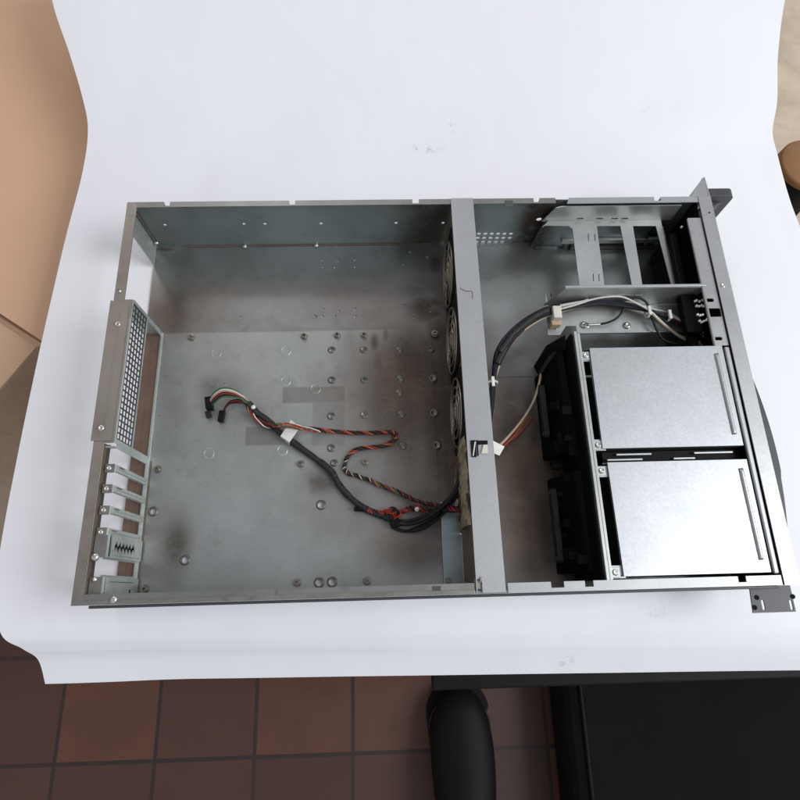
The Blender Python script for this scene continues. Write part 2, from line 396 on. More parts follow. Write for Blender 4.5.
# corner plate that closes the far end, small holes in it
MB().plate([(400,3),(429,3),(429,H-1.5),(404,H-1.5),(400,H-12)], [circ(406+k*4.2, 12+k*11, 1.0, 8) for k in range(5)], 1.0, (0.4,0,0), (0,1,0), (0,0,1)).build('corner_plate', M['green'], ch)
MB().tube([(4,427.5,80),(4,427.5,10)], .9, 8, 1).build('corner_seam', M['rust'], ch)
for z in (80, 14): MB().lathe((5.5, 426.5, z), [(2.6,0),(2.4,1.4),(.01,2)], 12).build('rear_screw', M['screw'], ch)
MB().box(0, 21, 306.8, 308, 3, H-1.2).build('port_step', M['green'], ch, .3)
# mesh above the port opening
hl = []
for i in range(23):
    y = 155.8+i*6.45
    for j in range(5):
        z = 51+j*7.0; hl.append(rect(y, y+5.0, z, z+5.5))
MB().plate([(150,2.5),(306.8,2.5),(306.8,H-1.2),(150,H-1.2)], [rect(154.5,303,5,46.5), rect(154.5,304.5,49.5,86)], 1.0, (19.4,0,0), (0,1,0), (0,0,1)).build('port_frame', M['green'], ch)
MB().plate(rect(154.5,304.5,49.5,86), hl, .8, (19.5,0,0), (0,1,0), (0,0,1)).build('vent_mesh', M['inner'], ch)
MB().box(0.3, 19, 3, 306, 1.9, 3.0).build('rear_foot', steel('foot_steel', (.22,.15,.115), .42, .6, grime=.6, dirt=(.07,.035,.02), seed=2.4), ch, .3)  # brown base colour holds the reflection of the cardboard box
MB().box(9.3, 9.9, 5, 305, 3.05, 3.4).build('foot_crease', M['rust'], ch)
# expansion slot wall
sl = [(129.5,145.5),(109.5,122.3),(89,102),(68.5,81.5),(25.5,39.5)]
cmb = [(3,2.5),(149.8,2.5),(149.8,82)]
for a, b in sorted(sl, reverse=True):
    if b < 41: cmb += [(61,82),(61,12),(41.5,12),(41.5,82)]
    cmb += [(b,82),(b,8),(a,8),(a,82)]
cmb.append((3,82))
MB().plate(cmb, [], 1.0, (19.6,0,0), (0,1,0), (0,0,1)).build('slot_wall', M['green'], ch)
MB().plate([(9.5,2),(12.8,2),(12.8,149.8),(9.5,149.8)], [], 1.0, (0,0,79.6)).build('slot_shelf', M['inner'], ch)
MB().box(9.3, 10.2, 2, 149.8, 79, H-1.3).build('shelf_wall', M['rust'], ch)
MB().box(10.5, 19.5, 145.6, 147.4, 81, 86).build('slot_step', M['bar'], ch, .3)
for yy in (125.9, 105.8, 85.2, 64.6):
    d = MB(); d.box(20.8, 22.4, yy-3.3, yy+3.3, 3.4, 82); d.box(20.8, 22.4, yy-4.2, yy+3.3, 82.1, 83.4)
    d.box(22.4, 23.2, yy-.5, yy+.5, 10, 76)
    o = d.build('slot_divider', M['green'], ch, .4)
    MB().box(11.5, 20.6, yy-4.6, yy+4.0, 82.0, 83.2).build('slot_tab', M['tab'], o, .3)
    MB().lathe((15.6, yy-.3, 83.2), [(2.6,0),(2.4,1.2),(1.0,1.7),(.9,.7),(.01,.7)], 14).build('slot_screw', M['screw'], o)
    MB().box(22.45, 23.3, yy+1.2, yy+2, 66, 76).build('slot_mark', M['rust'], o)
d = MB()                                   # slot cover with the zigzag of vent slits
up_ = [(24+k*3.9, 51.3+(3.0 if k % 2 else -2.6)) for k in range(13)]
zz = [(y-3.2, z-.3) for z, y in up_]+[(y+3.2, z+.3) for z, y in reversed(up_)]
d.plate(rrect(40.6, 62, 6, 78, 2), [zz], 1.0, (24,0,0), (0,1,0), (0,0,1)); d.box(23.2, 25, 41, 61.5, 82.2, 83.5)
MB().box(11, 23.0, 41, 61.5, 82.2, 83.4).build('slot_tab', M['tab'], ch, .3)
MB().box(21, 21.6, 42, 60.5, 14, 74).build('slit_shade_sheet', M['black'], ch)  # black sheet added so the slits read as dark as deep shade
o = d.build('slot_cover', M['green'], ch)
MB().box(25.1, 25.8, 43.2, 43.8, 10, 74).build('cover_rib', M['bar'], o)
MB().lathe((13.5, 41.5, 83.5), [(4.2,0),(4.0,1.4),(2,2.8),(.01,3)], 16).build('slot_screw', M['screw'], o)
d = MB(); d.plate(rrect(4.2, 23.6, 6, 80, 1.5), [rect(9,12.5,22,27)], 1.0, (24,0,0), (0,1,0), (0,0,1)); d.box(23.0, 25, 4.2, 23.6, 82.2, 83.5)
MB().box(11, 22.8, 4.2, 23.6, 82.2, 83.3).build('slot_tab', M['tab'], ch, .3)
o = d.build('slot_cover', M['green'], ch, .3)
MB().box(25.1, 25.6, 19, 19.6, 20, 72).build('cover_rib', M['rust'], o)
MB().lathe((15.5, 21.5, 83.5), [(2.6,0),(2.4,1.2),(.01,1.6)], 14).build('slot_screw', M['screw'], o)
for u, v in ((117.5,324),(101,428)):
    q = P(u, v, H+1.4); MB().lathe((q.x, q.y, H+1.35), [(3.3,0),(3.1,1),(1.4,1.6),(1.2,.8),(.01,.8)], 16).build('rear_screw', M['screw'], ch)
q = P(119.5, 291, H+.2); MB().lathe((q.x, q.y, H+.2), [(2.2,0),(2,1),(.01,1.4)], 12).build('rear_screw', M['screw'], ch)
for x_ in (16, 30, 42): MB().box(x_, x_+2.4, 3.2, 7.2, 4, 12).build('rear_clip', M['rust'], ch)

# --- cross bar over the fans
bm_ = MB(); bm_.plate([(367.5,-.5),(394.5,-.5),(393.0,431),(367.5,431)], [rect(368.3,373,-.4,12)], 1.2, (0,0,H+.3))
bar = bm_.build('cross_bar', M['bar'], ch, .4)
MB().box(367.6, 368.8, 13, 314, 66, H+.2).build('bar_fold', M['rust'], ch)
MB().box(392.2, 393.4, 2, 429, 60, H+.2).build('bar_fold', M['bar'], ch)
MB().box(367.6, 368.8, 314.3, 427, 3.5, H+.2).build('fan_wall', M['rust'], ch)
MB().box(367.6, 368.8, 2, 60, 5, 66).build('fan_wall', M['rust'], ch)
MB().box(368.5, 373.5, 3, 13, H-5, H-.4).build('bar_clip', M['rear'], ch, .3)
MB().box(371, 373.4, 9, 13.5, H+1.6, H+2.6).build('bar_clip', M['rear'], ch, .3)
MB().tube([tuple(P(460,288,H+1.7)), tuple(P(466,291,H+1.7)), tuple(P(472,291.5,H+1.7)), tuple(P(472.5,299,H+1.7))], .35, 6, 4).build('pressed_line', M['rust'], bar)
q = P(479.5, 448, H+2)
lt = MB(); lt.box(q.x-8.5, q.x-3.5, q.y-9, q.y+8, H+1.6, H+2.8); lt.box(q.x-2.6, q.x-1.4, q.y-8, q.y+8, H+1.6, H+3.4)
lt.box(q.x-1.2, q.x+8.5, q.y+3.5, q.y+7.5, H+1.6, H+2.8)
lt.build('latch', M['black'], bar, .3)
MB().hexa([(q.x+1,q.y-6,H+1.7),(q.x+8,q.y-6,H+1.7),(q.x+8,q.y+3,H+1.7),(q.x+4,q.y+3,H+1.7)], [(q.x+1,q.y-6,H+3.4),(q.x+8,q.y-6,H+3.4),(q.x+8,q.y+3,H+3.4),(q.x+4,q.y+3,H+3.4)]).build('latch_plate', M['foam'], bar, .3)
MB().hexa([(q.x-7.5,q.y-8,H+2.9),(q.x-6.5,q.y-8,H+2.9),(q.x-3.5,q.y+6,H+2.9),(q.x-4.7,q.y+6,H+2.9)], [(q.x-7.5,q.y-8,H+3.5),(q.x-6.5,q.y-8,H+3.5),(q.x-3.5,q.y+6,H+3.5),(q.x-4.7,q.y+6,H+3.5)]).build('latch_plate', M['tie'], bar)

# --- four fans in the wall under the bar
for i, yc in enumerate((358, 272.5, 187, 101.5)):
    zc = 43.5
    fm = MB(); R = 40
    fm.plate(rrect(yc-R, yc+R, zc-R, zc+R, 4), [circ(yc, zc, 37.5, 32)], 22, (366.0, 0, 0), (0,1,0), (.0,0,1))
    fan = fm.build('fan', M['black'] if i < 3 else M['rust'], ch)
    hb = MB(); hb.lathe((371, yc, zc), [(.01,0),(17,0),(18,2),(18,18)], 24, axis='x')
    for k in range(7):
        a = 2*math.pi*k/7
        e1 = Vector((0, math.cos(a), math.sin(a))); e2 = Vector((0, math.cos(a+.75), math.sin(a+.75)))
        c = Vector((0, yc, zc))
        lo = [c+e1*17+Vector((373,0,0)), c+e1*36+Vector((373,0,0)), c+e2*36+Vector((386,0,0)), c+e2*17+Vector((386,0,0))]
        hb.hexa(lo, [p+Vector((1.2,0,0)) for p in lo])
    hb.build('fan_rotor', M['black'], fan)
    g = MB(); nr = (9,18.5,28,37.5) if i < 3 else (24,38)
    gx_ = lambda z: 363.2+.03*z
    for r in nr:
        g.tube([(gx_(zc+r*math.sin(2*math.pi*k/40))-(38-r)*.05, yc+r*math.cos(2*math.pi*k/40), zc+r*math.sin(2*math.pi*k/40)) for k in range(41)], 1.2, 8, 1, cap=False)
    for k in range(4):
        a = math.pi/4+k*math.pi/2
        g.tube([(gx_(zc+8*math.sin(a))-1, yc+8*math.cos(a), zc+8*math.sin(a)), (gx_(zc+38*math.sin(a)), yc+38*math.cos(a), zc+38*math.sin(a))], 1.1, 8, 1)
    g.lathe((gx_(zc)-2, yc, zc), [(.01,-.6),(6,-.4),(6.5,.4)], 20, axis='x')
    g.build('fan_grille', M['grille'], fan)
# dusty gasket strip down the last fan
gk = MB(); rows = []
for k in range(45):
    y = 62+k*2; w = 1.2*math.sin(k*.55)+.8*math.sin(k*1.7+1)
    rows.append([(366.8+w*.4, y, 86), (365.0-w*.4, y, 80), (362.6-w*.5, y, 60-3*math.sin(k*.4)), (363.5-w*.3, y, 40-5*math.sin(k*.33)), (366.5, y, 37)])
gk.add([p for r_ in rows for p in r_], [(a*5+b, a*5+b+1, a*5+b+6, a*5+b+5) for a in range(44) for b in range(4)], True)
gk.add([(p[0]+3, p[1], p[2]) for r_ in rows for p in r_], [(a*5+b, a*5+b+5, a*5+b+6, a*5+b+1) for a in range(44) for b in range(4)], True)
m_, nt, b = newmat('gasket_dust'); c = mixc(nt, ramp(nt, noise(nt, 45, 5, .6), .38, .58), (.025,.016,.010), (.36,.30,.21))
nt.links.new(c, b.inputs['Base Color']); b.inputs['Roughness'].default_value = .6
gk.build('fan_gasket', m_, ch)

# --- optical bay: a sheet-metal cradle hung from the rim
ZB = 56
q0 = P(545, 223, ZB); q1 = P(690, 224, ZB)
yb0, yb1 = P(600,226,ZB).y, P(578,288,86).y           # far edge of the openings; near wall of the cradle
bays = MB()
def bayleg():
    a = P(545, 223, y=421.8); b = P(524, 262, y=421.8)
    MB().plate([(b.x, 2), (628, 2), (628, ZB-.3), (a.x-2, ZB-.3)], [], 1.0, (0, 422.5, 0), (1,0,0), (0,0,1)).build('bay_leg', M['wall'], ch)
bayleg()
def hole_q(u0, u1, u2, u3):                             # opening between two straps, by its far and near corners
    a = P(u0, 226.5, ZB); b = P(u1, 226.5, ZB); c = P(u3, 287, ZB); d = P(u2, 287, ZB)
    y_n = yb1+3
    return [(a.x, a.y), (d.x, y_n), (c.x, y_n), (b.x, b.y)]
x_l = P(545, 224, ZB).x; x_r = P(672, 287, ZB).x+1.8
hA = hole_q(596.5, 620, 604, 632); hB = hole_q(632.5, 655.5, 642, 672)
xs1 = P(571, 226.5, ZB).x
strapA = [P(571,226.5,ZB), P(579,287,ZB), P(601,287,ZB), P(595,226.5,ZB)]
tabs = [rect(P(a,218.3,ZB).x, P(b,218.3,ZB).x, 428-8, 428-6) for a, b in ((577,584),)]
yf = 421.5
out = [(x_l+4, yf), (x_r, yf), (x_r, yb1), (strapA[2].x+(0), yb1), (strapA[1].x, yb1), (strapA[0].x+1, strapA[0].y-4), (strapA[0].x-3, strapA[0].y), (x_l-1, P(545,226,ZB).y), (x_l-4, yf-8)]
mk = []
for (u, v) in ((588,238),(594.5,238),(593,278),(598.5,278)):
    p = P(u, v, ZB); mk.append([(p.x-1.0,p.y-5),(p.x+.2,p.y-5),(p.x+1.2,p.y+5),(p.x,p.y+5)])
bays.plate(out, [hA, hB]+mk, 1.2, (0,0,ZB))
bay = bays.build('optical_bay', M['bay'], ch)
sl_h = []
for u in (580, 599.5, 614.5, 624.5):
    p = P(u, 218.5, y=yf+.3); sl_h.append(slot(p.x, p.z, 8.5, 2.6))
MB().plate([(x_l-4, ZB+.2), (638, ZB+.2), (638, 84.5), (x_l+14, 84.5), (x_l+6, 82)], sl_h, 1.0, (0, yf+1.1, 0), (1,0,0), (0,0,1)).build('bay_wall', M['bay'], bay)
nh = []
for u in (630, 639.5):
    p = P(u, 294.2, y=yb1); nh.append(slot(p.x, p.z, 9, 1.4))
x_nl = P(565, 288, 86).x
nw = MB().plate([(x_nl-14, 48), (645, 48), (645, 86), (x_nl, 86)], nh, 1.0, (0, yb1, 0), (1,0,0), (0,0,1)).build('bay_wall', M['bay'], bay)
MB().box(x_nl, 645, yb1-.2, yb1+2.6, 86.1, 87.2).build('bay_hem', M['bar'], bay, .4)
# brown-edged strap and the dark far end of the cradle
p, r_ = P(657, 227, 50), P(672, 287, 50)
MB().hexa([(r_.x,r_.y,50),(r_.x+7,r_.y,50),(p.x+7,p.y,50),(p.x,p.y,50)], [(r_.x,r_.y,51),(r_.x+7,r_.y,51),(p.x+7,p.y,51),(p.x,p.y,51)]).build('bay_strap', M['rear'], bay)
MB().box(P(668,250,40).x, 652, yb1+2, 412, 14, 15.2).build('bay_floor', M['inner'], bay)
for k in range(11): MB().box(P(672,250,40).x, 630, yb1+8+k*7, yb1+10+k*7, 15.3, 16.2).build('bay_rib', M['inner'], bay)
MB().tube([tuple(P(655,226,y=419)), tuple(P(641,246,y=419))], .8, 6, 1).build('bay_brace', M['black'], bay)
# things on the wall behind the bay
MB().box(515, 640, 417.5, 421.3, 14, 22).build('wall_ledge', M['bay'], ch, .4)
MB().box(530, 640, 416, 421.3, 2, 7).build('ledge_foot', M['inner'], ch, .4)
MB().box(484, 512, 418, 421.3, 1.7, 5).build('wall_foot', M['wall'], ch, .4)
for u, v in ((564,248),(572,247),(655,247),(644,247),(651,234)):
    q = P(u, v, y=419); MB().lathe((q.x, 417.6, max(q.z, 8)), [(3.8,4),(3.6,1.0),(1.8,-.6),(.01,-.2)], 12, axis='y').build('wall_rivet', M['inner'] if v != 234 else M['black'], ch)
# plate that carries the bay: between bay and drive cages
Zp = 46
pa, pb, pc, pd = P(545,291,Zp), P(548,335,Zp), P(560,335,Zp), P(566,326,Zp)
pe = P(577, 333, Zp)
o_ = [(pa.x, pa.y), (pb.x, pb.y), (pc.x, pc.y), (pd.x, pd.y), (pe.x, pd.y), (pe.x, pe.y), (652, P(695,330.5,Zp).y), (652, yb1-.4), (pa.x+2, yb1-.4)]
MB().plate(o_, [], 1.2, (0,0,Zp-1.2)).build('shelf_plate', M['bay'], ch, .0)
MB().box(pe.x+1, 650, P(640,331.5,Zp).y-1.6, P(640,331.5,Zp).y-.5, Zp-3, Zp+1.6).build('shelf_lip', M['bar'], ch, .3)
for u, v in ((555,326),(584,325),(627,325.5)):
    q = P(u, v, Zp+1); MB().lathe((q.x, q.y, Zp), [(4.4,0),(4.2,1.6),(2.8,2.6),(1.6,2.8),(1.4,1.4),(.01,1.4)], 16).build('shelf_screw', M['screw'], ch)
MB().box(pa.x+6, pa.x+7, pa.y-8, pa.y-3, Zp+.1, Zp+.4).build('shelf_mark', M['black'], ch)

# --- two hard-drive cages with their covers
Zc = 84
def cage(ya, yb, xl_a, xl_b, first):
    """ya far edge, yb near edge of the cover"""
    cg = MB()
    xr = 648.5
    # side walls, rear flange plate with its screw tabs and the long open slot
    cg.box(xl_a-4, xr, ya-1.2, ya, 6, Zc-1.4)
    obj = cg.build('drive_cage', M['inner'], ch)
    MB().box(xl_b-4, xr, yb, yb+1.2, 6, Zc-1.4).build('cage_side', M['inner'], obj)
    x0 = 494.4
    fl = MB(); fl.plate([(x0, yb-1.5), (xl_a+3, yb-1.5), (xl_a+3, ya-3), (x0, ya-3)], [rect(497.4, min(xl_a, xl_b)+.3, yb+10, ya-14)], 1.0, (0,0,Zc-2.6))
    fl.build('cage_flange', M['cover'], obj)
    for y in (ya-8.0, yb+3.8):
        t = MB().box(496.9, 505.0, y-4.8, y+4.8, Zc-1.5, Zc-.4).build('screw_tab', M['cover'], obj, .3)
        MB().lathe((500.9, y, Zc-.4), [(3.0,0),(2.8,.9),(1.9,1.5),(1.7,.9),(.5,.9),(.4,1.3),(.01,1.3)], 18).build('cage_screw', M['screw'], obj)
    cv = MB(); cv.plate([(xl_b, yb), (xr, yb), (xr, ya), (xl_a, ya)], [], 1.2, (0,0,Zc))
    cover = cv.build('cage_cover', M['cover'], obj, .0)
    # raised bead near the front of the cover
    a = Vector((640.5, ya-11, Zc+.75)); b = Vector((641.5, yb+13, Zc+.75))
    MB().tube([a, a.lerp(b,.02), a.lerp(b,.5), a.lerp(b,.98), b], lambda t: 2.5*min(1, .3+t*14, .3+(1-t)*14), 14, 4).build('cover_bead', M['cover'], cover)
    return obj
cA = cage(P(650,347.5,Zc).y, P(680,447,Zc).y, 505.6, 504.6, True)
cB = cage(P(680,461,Zc).y, 10.5, 507.3, 507.8, False)
MB().box(507, 650, P(680,461,Zc).y+.5, P(680,447,Zc).y-1.8, 74, 75).build('cage_divider', M['black'], ch)
for x0, x1, yy in ((520,556,.72),(510,546,.25),(600,640,.72),(578,600,.25)):
    ya_, yb_ = P(680,447,Zc).y-2, P(680,461,Zc).y+1; y = yb_+(ya_-yb_)*yy
    MB().box(x0, x1, y-.9, y+.9, 76, 79).build('divider_slit', M['cover'], ch, .3)
# common rear wall of the cages (long top edge) and the dark backplane behind it
xa, ya_ = P(573,331,88).x, P(573,331,88).y
MB().box(490.2, 491.8, 6, ya_, 4, 86.2).build('cage_wall', M['bay'], ch)
MB().box(490.2, 493.2, 6, ya_, 86.3, 87.4).build('wall_fold', M['bay'], ch, .4)
MB().box(493.7, 496.6, 6, ya_-2, 85.4, 86.6).build('wall_fold', M['bay'], ch, .4)
MB().box(487.6, 489.4, 8, ya_-1, 4, 83).build('backplane', M['pcb'], ch)
bk = MB(); bk.hexa([(466,240,1.8),(466,140,1.8),(490,140,1.8),(484,250,1.8)], [(478,250,58),(480,140,58),(489,140,62),(484,250,62)]); bk.build('connector_block', M['pcb'], ch, 1)
bk = MB(); bk.hexa([(468,118,1.8),(468,16,1.8),(491,16,1.8),(489,118,1.8)], [(482,118,58),(485,16,58),(491,16,62),(489,118,62)]); bk.build('connector_block', M['pcb'], ch, 1)
for (ya2, yb2) in ((222,160),(104,26)):
    lv = MB(); x = 462
    lv.plate(rrect(yb2, ya2, 24, 34, 4), [], 6, (x,0,0), (0,1,0), (0,0,1))
    l2 = lv.build('eject_lever', M['dgrey'], ch, 1)
    for yy in (yb2+5, ya2-5): MB().lathe((x, yy, 29), [(.01,-.8),(2,-.6),(2.2,.2)], 12, axis='x').build('lever_pin', M['grey'], l2)
    MB().box(x+6, x+12, (ya2+yb2)/2-4, (ya2+yb2)/2+4, 4, 50).build('lever_post', M['pcb'], ch)
for k in range(18):
    y = random.uniform(14, 246); z = random.uniform(12, 74); w = random.uniform(1.5, 6); hh = random.uniform(1.5, 4)
    x = 476+random.uniform(-2, 4)+(z < 40)*-4
    MB().box(x-4, x+6, y-w, y+w, z-hh, z+hh).build('board_component', random.choice([M['pcb'], M['black']]), ch, .3)
MB().hexa([(pb.x-8,256,2),(pb.x-4,246,2),(xa-3,246,2),(xa-3,262,2)], [(pb.x-2,266,40),(pb.x-2,262,40),(xa-3,250,70),(xa-3,266,70)]).build('board_bracket', M['black'], ch)

# --- front panel
fp = MB()
fp.plate([(656.5,-1.5),(671.5,-1.5),(671.5,431),(656.5,431)], [circ(P(709,209,H).x-1.5, P(709,213,H).y, 1.1, 10), circ(P(710,216,H).x, P(707,213,H).y, 1.0, 10)], 1.4, (0,0,H-.6))
fp.build('front_rim', M['front'], ch, .3)
MB().lathe((P(722.5,286,H).x, P(722.5,286,H).y, H+.8), [(2.8,0),(2.6,.7),(1.5,1.0),(1.3,.3),(.01,.3)], 16).build('front_screw', M['screw'], ch)
MB().box(670.8, 672.2, -1.5, 431, 2, H-.7).build('front_panel', M['grey'], ch, .3)
MB().box(655, 656.2, 0, 431, 4, H-4).build('inner_panel', M['black'], ch)
lipn = [(640.5,402),(640.5,242),(653.8,242)]
no = []
for yy, w, hgt in ((300,9,2.0),(281,16,4.5),(252,8,1.8)): no.append((yy, w, hgt))
lipo = [(640.5,243),(655.6,243)]
for yy, w, hh in sorted(no): lipo += []
lipo += [(655.6,403),(640.5,403)]
lh = [rrect(641+0.4, 641+w, yy-hh, yy+hh, min(1.8, hh-.3)) for yy, w, hh in [(297,9,2.2),(282,14,5.2),(251,9,2.0)]]
MB().plate(lipo, lh, 1.6, (0,0,H-3.2)).build('front_lip', M['front'], ch)
MB().tube([(641.2,244,H-3),(641.2,300,H-3),(641.2,402,H-3)], 1.7, 12, 1).build('lip_edge', M['front'], ch)
MB().box(650.2, 655.6, 9, 241.5, H-5, H-1.2).build('lip_edge', M['bar'], ch, 1.2)
bl = MB(); bl.box(631, 640, 245, 402, 4, 60)
bl.build('front_module', M['black'], ch, 2)
# pinholes of the front grille, their brightness painted as white pegs
gl = MB(); dot_white = plain('pinhole_white', (.85,.85,.85), .5)
pin = []
for u, v in [(697,300),(700,301),(703,299.6),(706,300),(695.5,300.6),(697,305.6),(699.5,306),(702,305),(704,306),(698,314.2),(700.5,315),(703,314.4),(700,320.5),(702,322),(704,321),(706.5,320),(708,318.2),(682,226.5)]:
    p = P(u, v, 74)
    MB().lathe((p.x, p.y, 73.6), [(1.25,-1.5),(1.25,.4),(.9,.7),(.01,.7)], 10).build('pinhole_dot', dot_white, ch)
MB().box(622, 640.2, 266, 312, 62, 72).build('pin_header', M['pcb'], ch, .6)

# --- rack ears and the handles
MB().plate([(430.5,2),(459,2),(459,H-1.2),(430.5,H+.8)], [slot(444,78,4,8), slot(444,14,4,8)], 1.8, (669.4,0,0), (0,1,0), (0,0,1)).build('rack_ear', M['front'], ch, .0)
MB().hexa([(651,430.6,80),(671,430.6,80),(671,431.8,80),(651,431.8,80)], [(651,430.6,H+.7),(669,430.6,H+.7),(669,457,H-.5),(667,457,H-.5)]).build('ear_gusset', M['front'], ch)
hd = MB()
hd.plate(rrect(0, 34, 20, 82, 6), [rrect(-5, 22, 32, 70, 4)], 11, (671.6, 447, 0), (1,0,0), (0,0,1))
hd.build('rack_handle', M['grey'], ch, 1.2)
hd = MB(); hd.hexa([(672,418,50),(686,430,50),(703,440,50),(672,440,50)], [(672,418,70),(686,430,70),(703,440,70),(672,440,70)])
hd.build('handle_foot', M['grey'], ch, 1.2)
e1, e2 = P(749.5,589,66), P(754,613,66)
ear = [(e1.x, -1.8), (676, -1.8), (676, e2.y), (e2.x-1, e2.y), (e1.x, -6)]
eh = [circ(P(757,597.5,66).x, P(757,597.5,66).y, 1.2, 10), circ(P(793,596.5,66).x, P(793,596.5,66).y, 1.2, 10), slot(P(763,605,66).x, P(763,605,66).y, 3.0, 9.5), slot(P(791,605,66).x, P(791,605,66).y, 3.0, 9.5)]
MB().plate(ear, eh, 1.6, (0,0,65)).build('rack_ear', M['grey'], ch, .0)
for u, v in ((757,597.5),(793,596.5),(755,607.5)):
    q = P(u, v, 67); MB().lathe((q.x, q.y, 66.6), [(2.4,0),(2.2,.6),(1.2,.8),(.9,.1),(.01,.1)], 14).build('ear_rivet', M['black'], ch)
bz = MB(); pts = []
n = 24
for k in range(n+1):
    y = 215-k*(215-30)/n; t = k/n
    pts.append((672.4+9.5*math.sin(math.pi*min(1, t*1.02))**.8+(0 if t < .6 else -1.2), y))
bz.plate([(672.4, 30)]+[(672.4, 215)]+pts[1:-1], [], 60, (0,0,24))
bz.build('front_bezel', M['grey'], ch, .0)

# ================================================================== CABLES
def wires(name, label, cat): o = empty(name, (0,0,0)); return tag(o, label, cat)
def PL(lst, dz=0): return [tuple(P(u, v, z+dz)) for u, v, z in lst]
def twisted(parent, path, cols, r, turns, off, name='wire'):
    q = spline([Vector(p) for p in path], 14); n = len(cols)
    for i, c in enumerate(cols):
        out = []
        for k, p in enumerate(q):
            t = (q[min(k+1, len(q)-1)]-q[max(k-1, 0)]).normalized(); nn = Vector((0,0,1)).cross(t)
            if nn.length < 1e-3: nn = Vector((0,1,0))
            nn.normalize(); b = t.cross(nn); a = 2*math.pi*(i/n+turns*k/len(q))
            w = off*(1+.35*math.sin(k*.23+i))
            out.append(p+nn*math.cos(a)*w+b*math.sin(a)*w)
        MB().tube(out, r, 7, 1).build(name, W[c], parent)

# 1 the thick sleeved harness
hA = wires('cable_harness', 'thick black braided cable harness lying diagonally across the chassis floor, white tag round it', 'cable harness')
main = [(248,403,14),(256,412,11),(268,421,9),(282,434,9),(298,446,9),(316,459,8),(331,471,8),(340,486,8),(352,499,8),(366,509,8),(382,516,9),(398,521,10),(414,520,14),(432,512,22),(448,500,34),(458,486,42),(463,470,46)]
MB().tube(PL(main[:12]), lambda t: 3.9-.6*t+.25*math.sin(t*40)+.2*math.sin(t*93), 16, 10).build('sleeve', M['braid'], hA)
for k, (dx, dy) in enumerate(((0,0),(2,3),(-3,4))):
    MB().tube([tuple(Vector(p)+Vector((dx*.5, -dy*math.sin(i/5*math.pi), i*.4+k*.6))) for i, p in enumerate(PL(main[10:]))], 2.1, 10, 6).build('wire', W['black'], hA)
# fan of coloured wires from the sleeve into the two plugs
for k, (c, h) in enumerate((('green',0),('white',1.5),('pink',3),('black',4.5),('red',5.2),('black',6.5),('green',8),('beige',2.2))):
    MB().tube(PL([(248,402,14),(243,396-k*.2+h*.6,20),(234,390+h*.9,24),(223,388+h*1.1,24),(214+h*.3,393+h,20),(210+h*.3,400+h*.6,13)]), 1.0, 7, 6).build('wire', W[c], hA)
for k, c in enumerate(('black','red','black','brown')):
    MB().tube(PL([(246,404,12),(239,400+k,14),(231,401+k*.8,13),(226,406+k*.4,10),(223+k*.5,412,7)]), 1.0, 7, 6).build('wire', W[c], hA)
def plug(parent, c, ang, w, l, h, name='plug', m='black'):
    ca, sa = math.cos(ang), math.sin(ang)
    vs = [(c[0]+ca*a-sa*b, c[1]+sa*a+ca*b) for a, b in ((-l,-w),(l,-w),(l,w),(-l,w))]
    o = MB().hexa([(x,y,c[2]) for x,y in vs], [(x,y,c[2]+h) for x,y in vs]).build(name, M[m], parent, .6)
    return o
p = P(209.5,404,8); plug(hA, (p.x,p.y,4), 1.75, 3.6, 7.5, 10)
p = P(207,413,5); plug(hA, (p.x+2,p.y-2,3.4), 1.9, 3.0, 4, 5, m='dgrey')
p = P(222,417,5); plug(hA, (p.x,p.y,3.4), 1.45, 3.0, 6.5, 7)
# white tag folded round the sleeve
a, b, c, d = P(280.5,436,14), P(289.5,442,15), P(300,427,15), P(291,420,14)
tg = MB().hexa([(a.x,a.y,13.6),(b.x,b.y,13.8),(c.x,c.y,13.8),(d.x,d.y,13.6)], [(a.x,a.y,14.0),(b.x,b.y,14.2),(c.x,c.y,14.2),(d.x,d.y,14.0)])
tg.hexa([(a.x-1,a.y+.5,6),(b.x-1,b.y-1,5),(b.x,b.y,13.7),(a.x,a.y,13.5)], [(a.x-1.4,a.y+.3,6),(b.x-1.4,b.y-1.3,5),(b.x-.3,b.y-.3,14),(a.x-.3,a.y-.1,14)])
tg.build('tag', M['tagw'], hA)
p = P(253,407,16); MB().lathe((p.x,p.y,15), [(2.6,-2),(2.8,0),(2,1.4),(.01,1.6)], 12).build('cable_tie', M['tie'], hA)

# 2 thin twisted multicolour lead
hB_ = wires('twisted_lead', 'thin twisted red, yellow and black lead looping over the chassis floor beside the braided harness', 'cable')
tw = [(247,405,13),(251,413,11),(258,420,12),(268,425,12),(280,426,18),(292,426,18),(306,428,15),(320,430,8),(336,431,6),(352,433,6),(368,433,6),(382,432,6),(391,432,7),(396,435,7),(395,440,7),(386,445,6),(370,447,6),(356,450,6),(347,458,6),(344,467,6),(348,473,6),(358,476,6),(372,481,7),(388,488,8),(404,495,10),(420,502,14),(440,506,20),(457,509,26)]
twp = PL(tw)
twisted(hB_, twp[:8], ['red','orange','green','red','black','white'], .7, 1.6, 2.3)
twisted(hB_, twp[7:19], ['red','black','brown','black','orange'], .85, 9, 1.5)
twisted(hB_, twp[18:23], ['black','brown','black','beige','black'], .85, 6, 1.4)
twisted(hB_, twp[22:25], ['orange','blue','red','black','green'], .95, 2, 1.6)
twisted(hB_, twp[24:], ['black','red','black','brown'], 1.0, 7, 1.5)
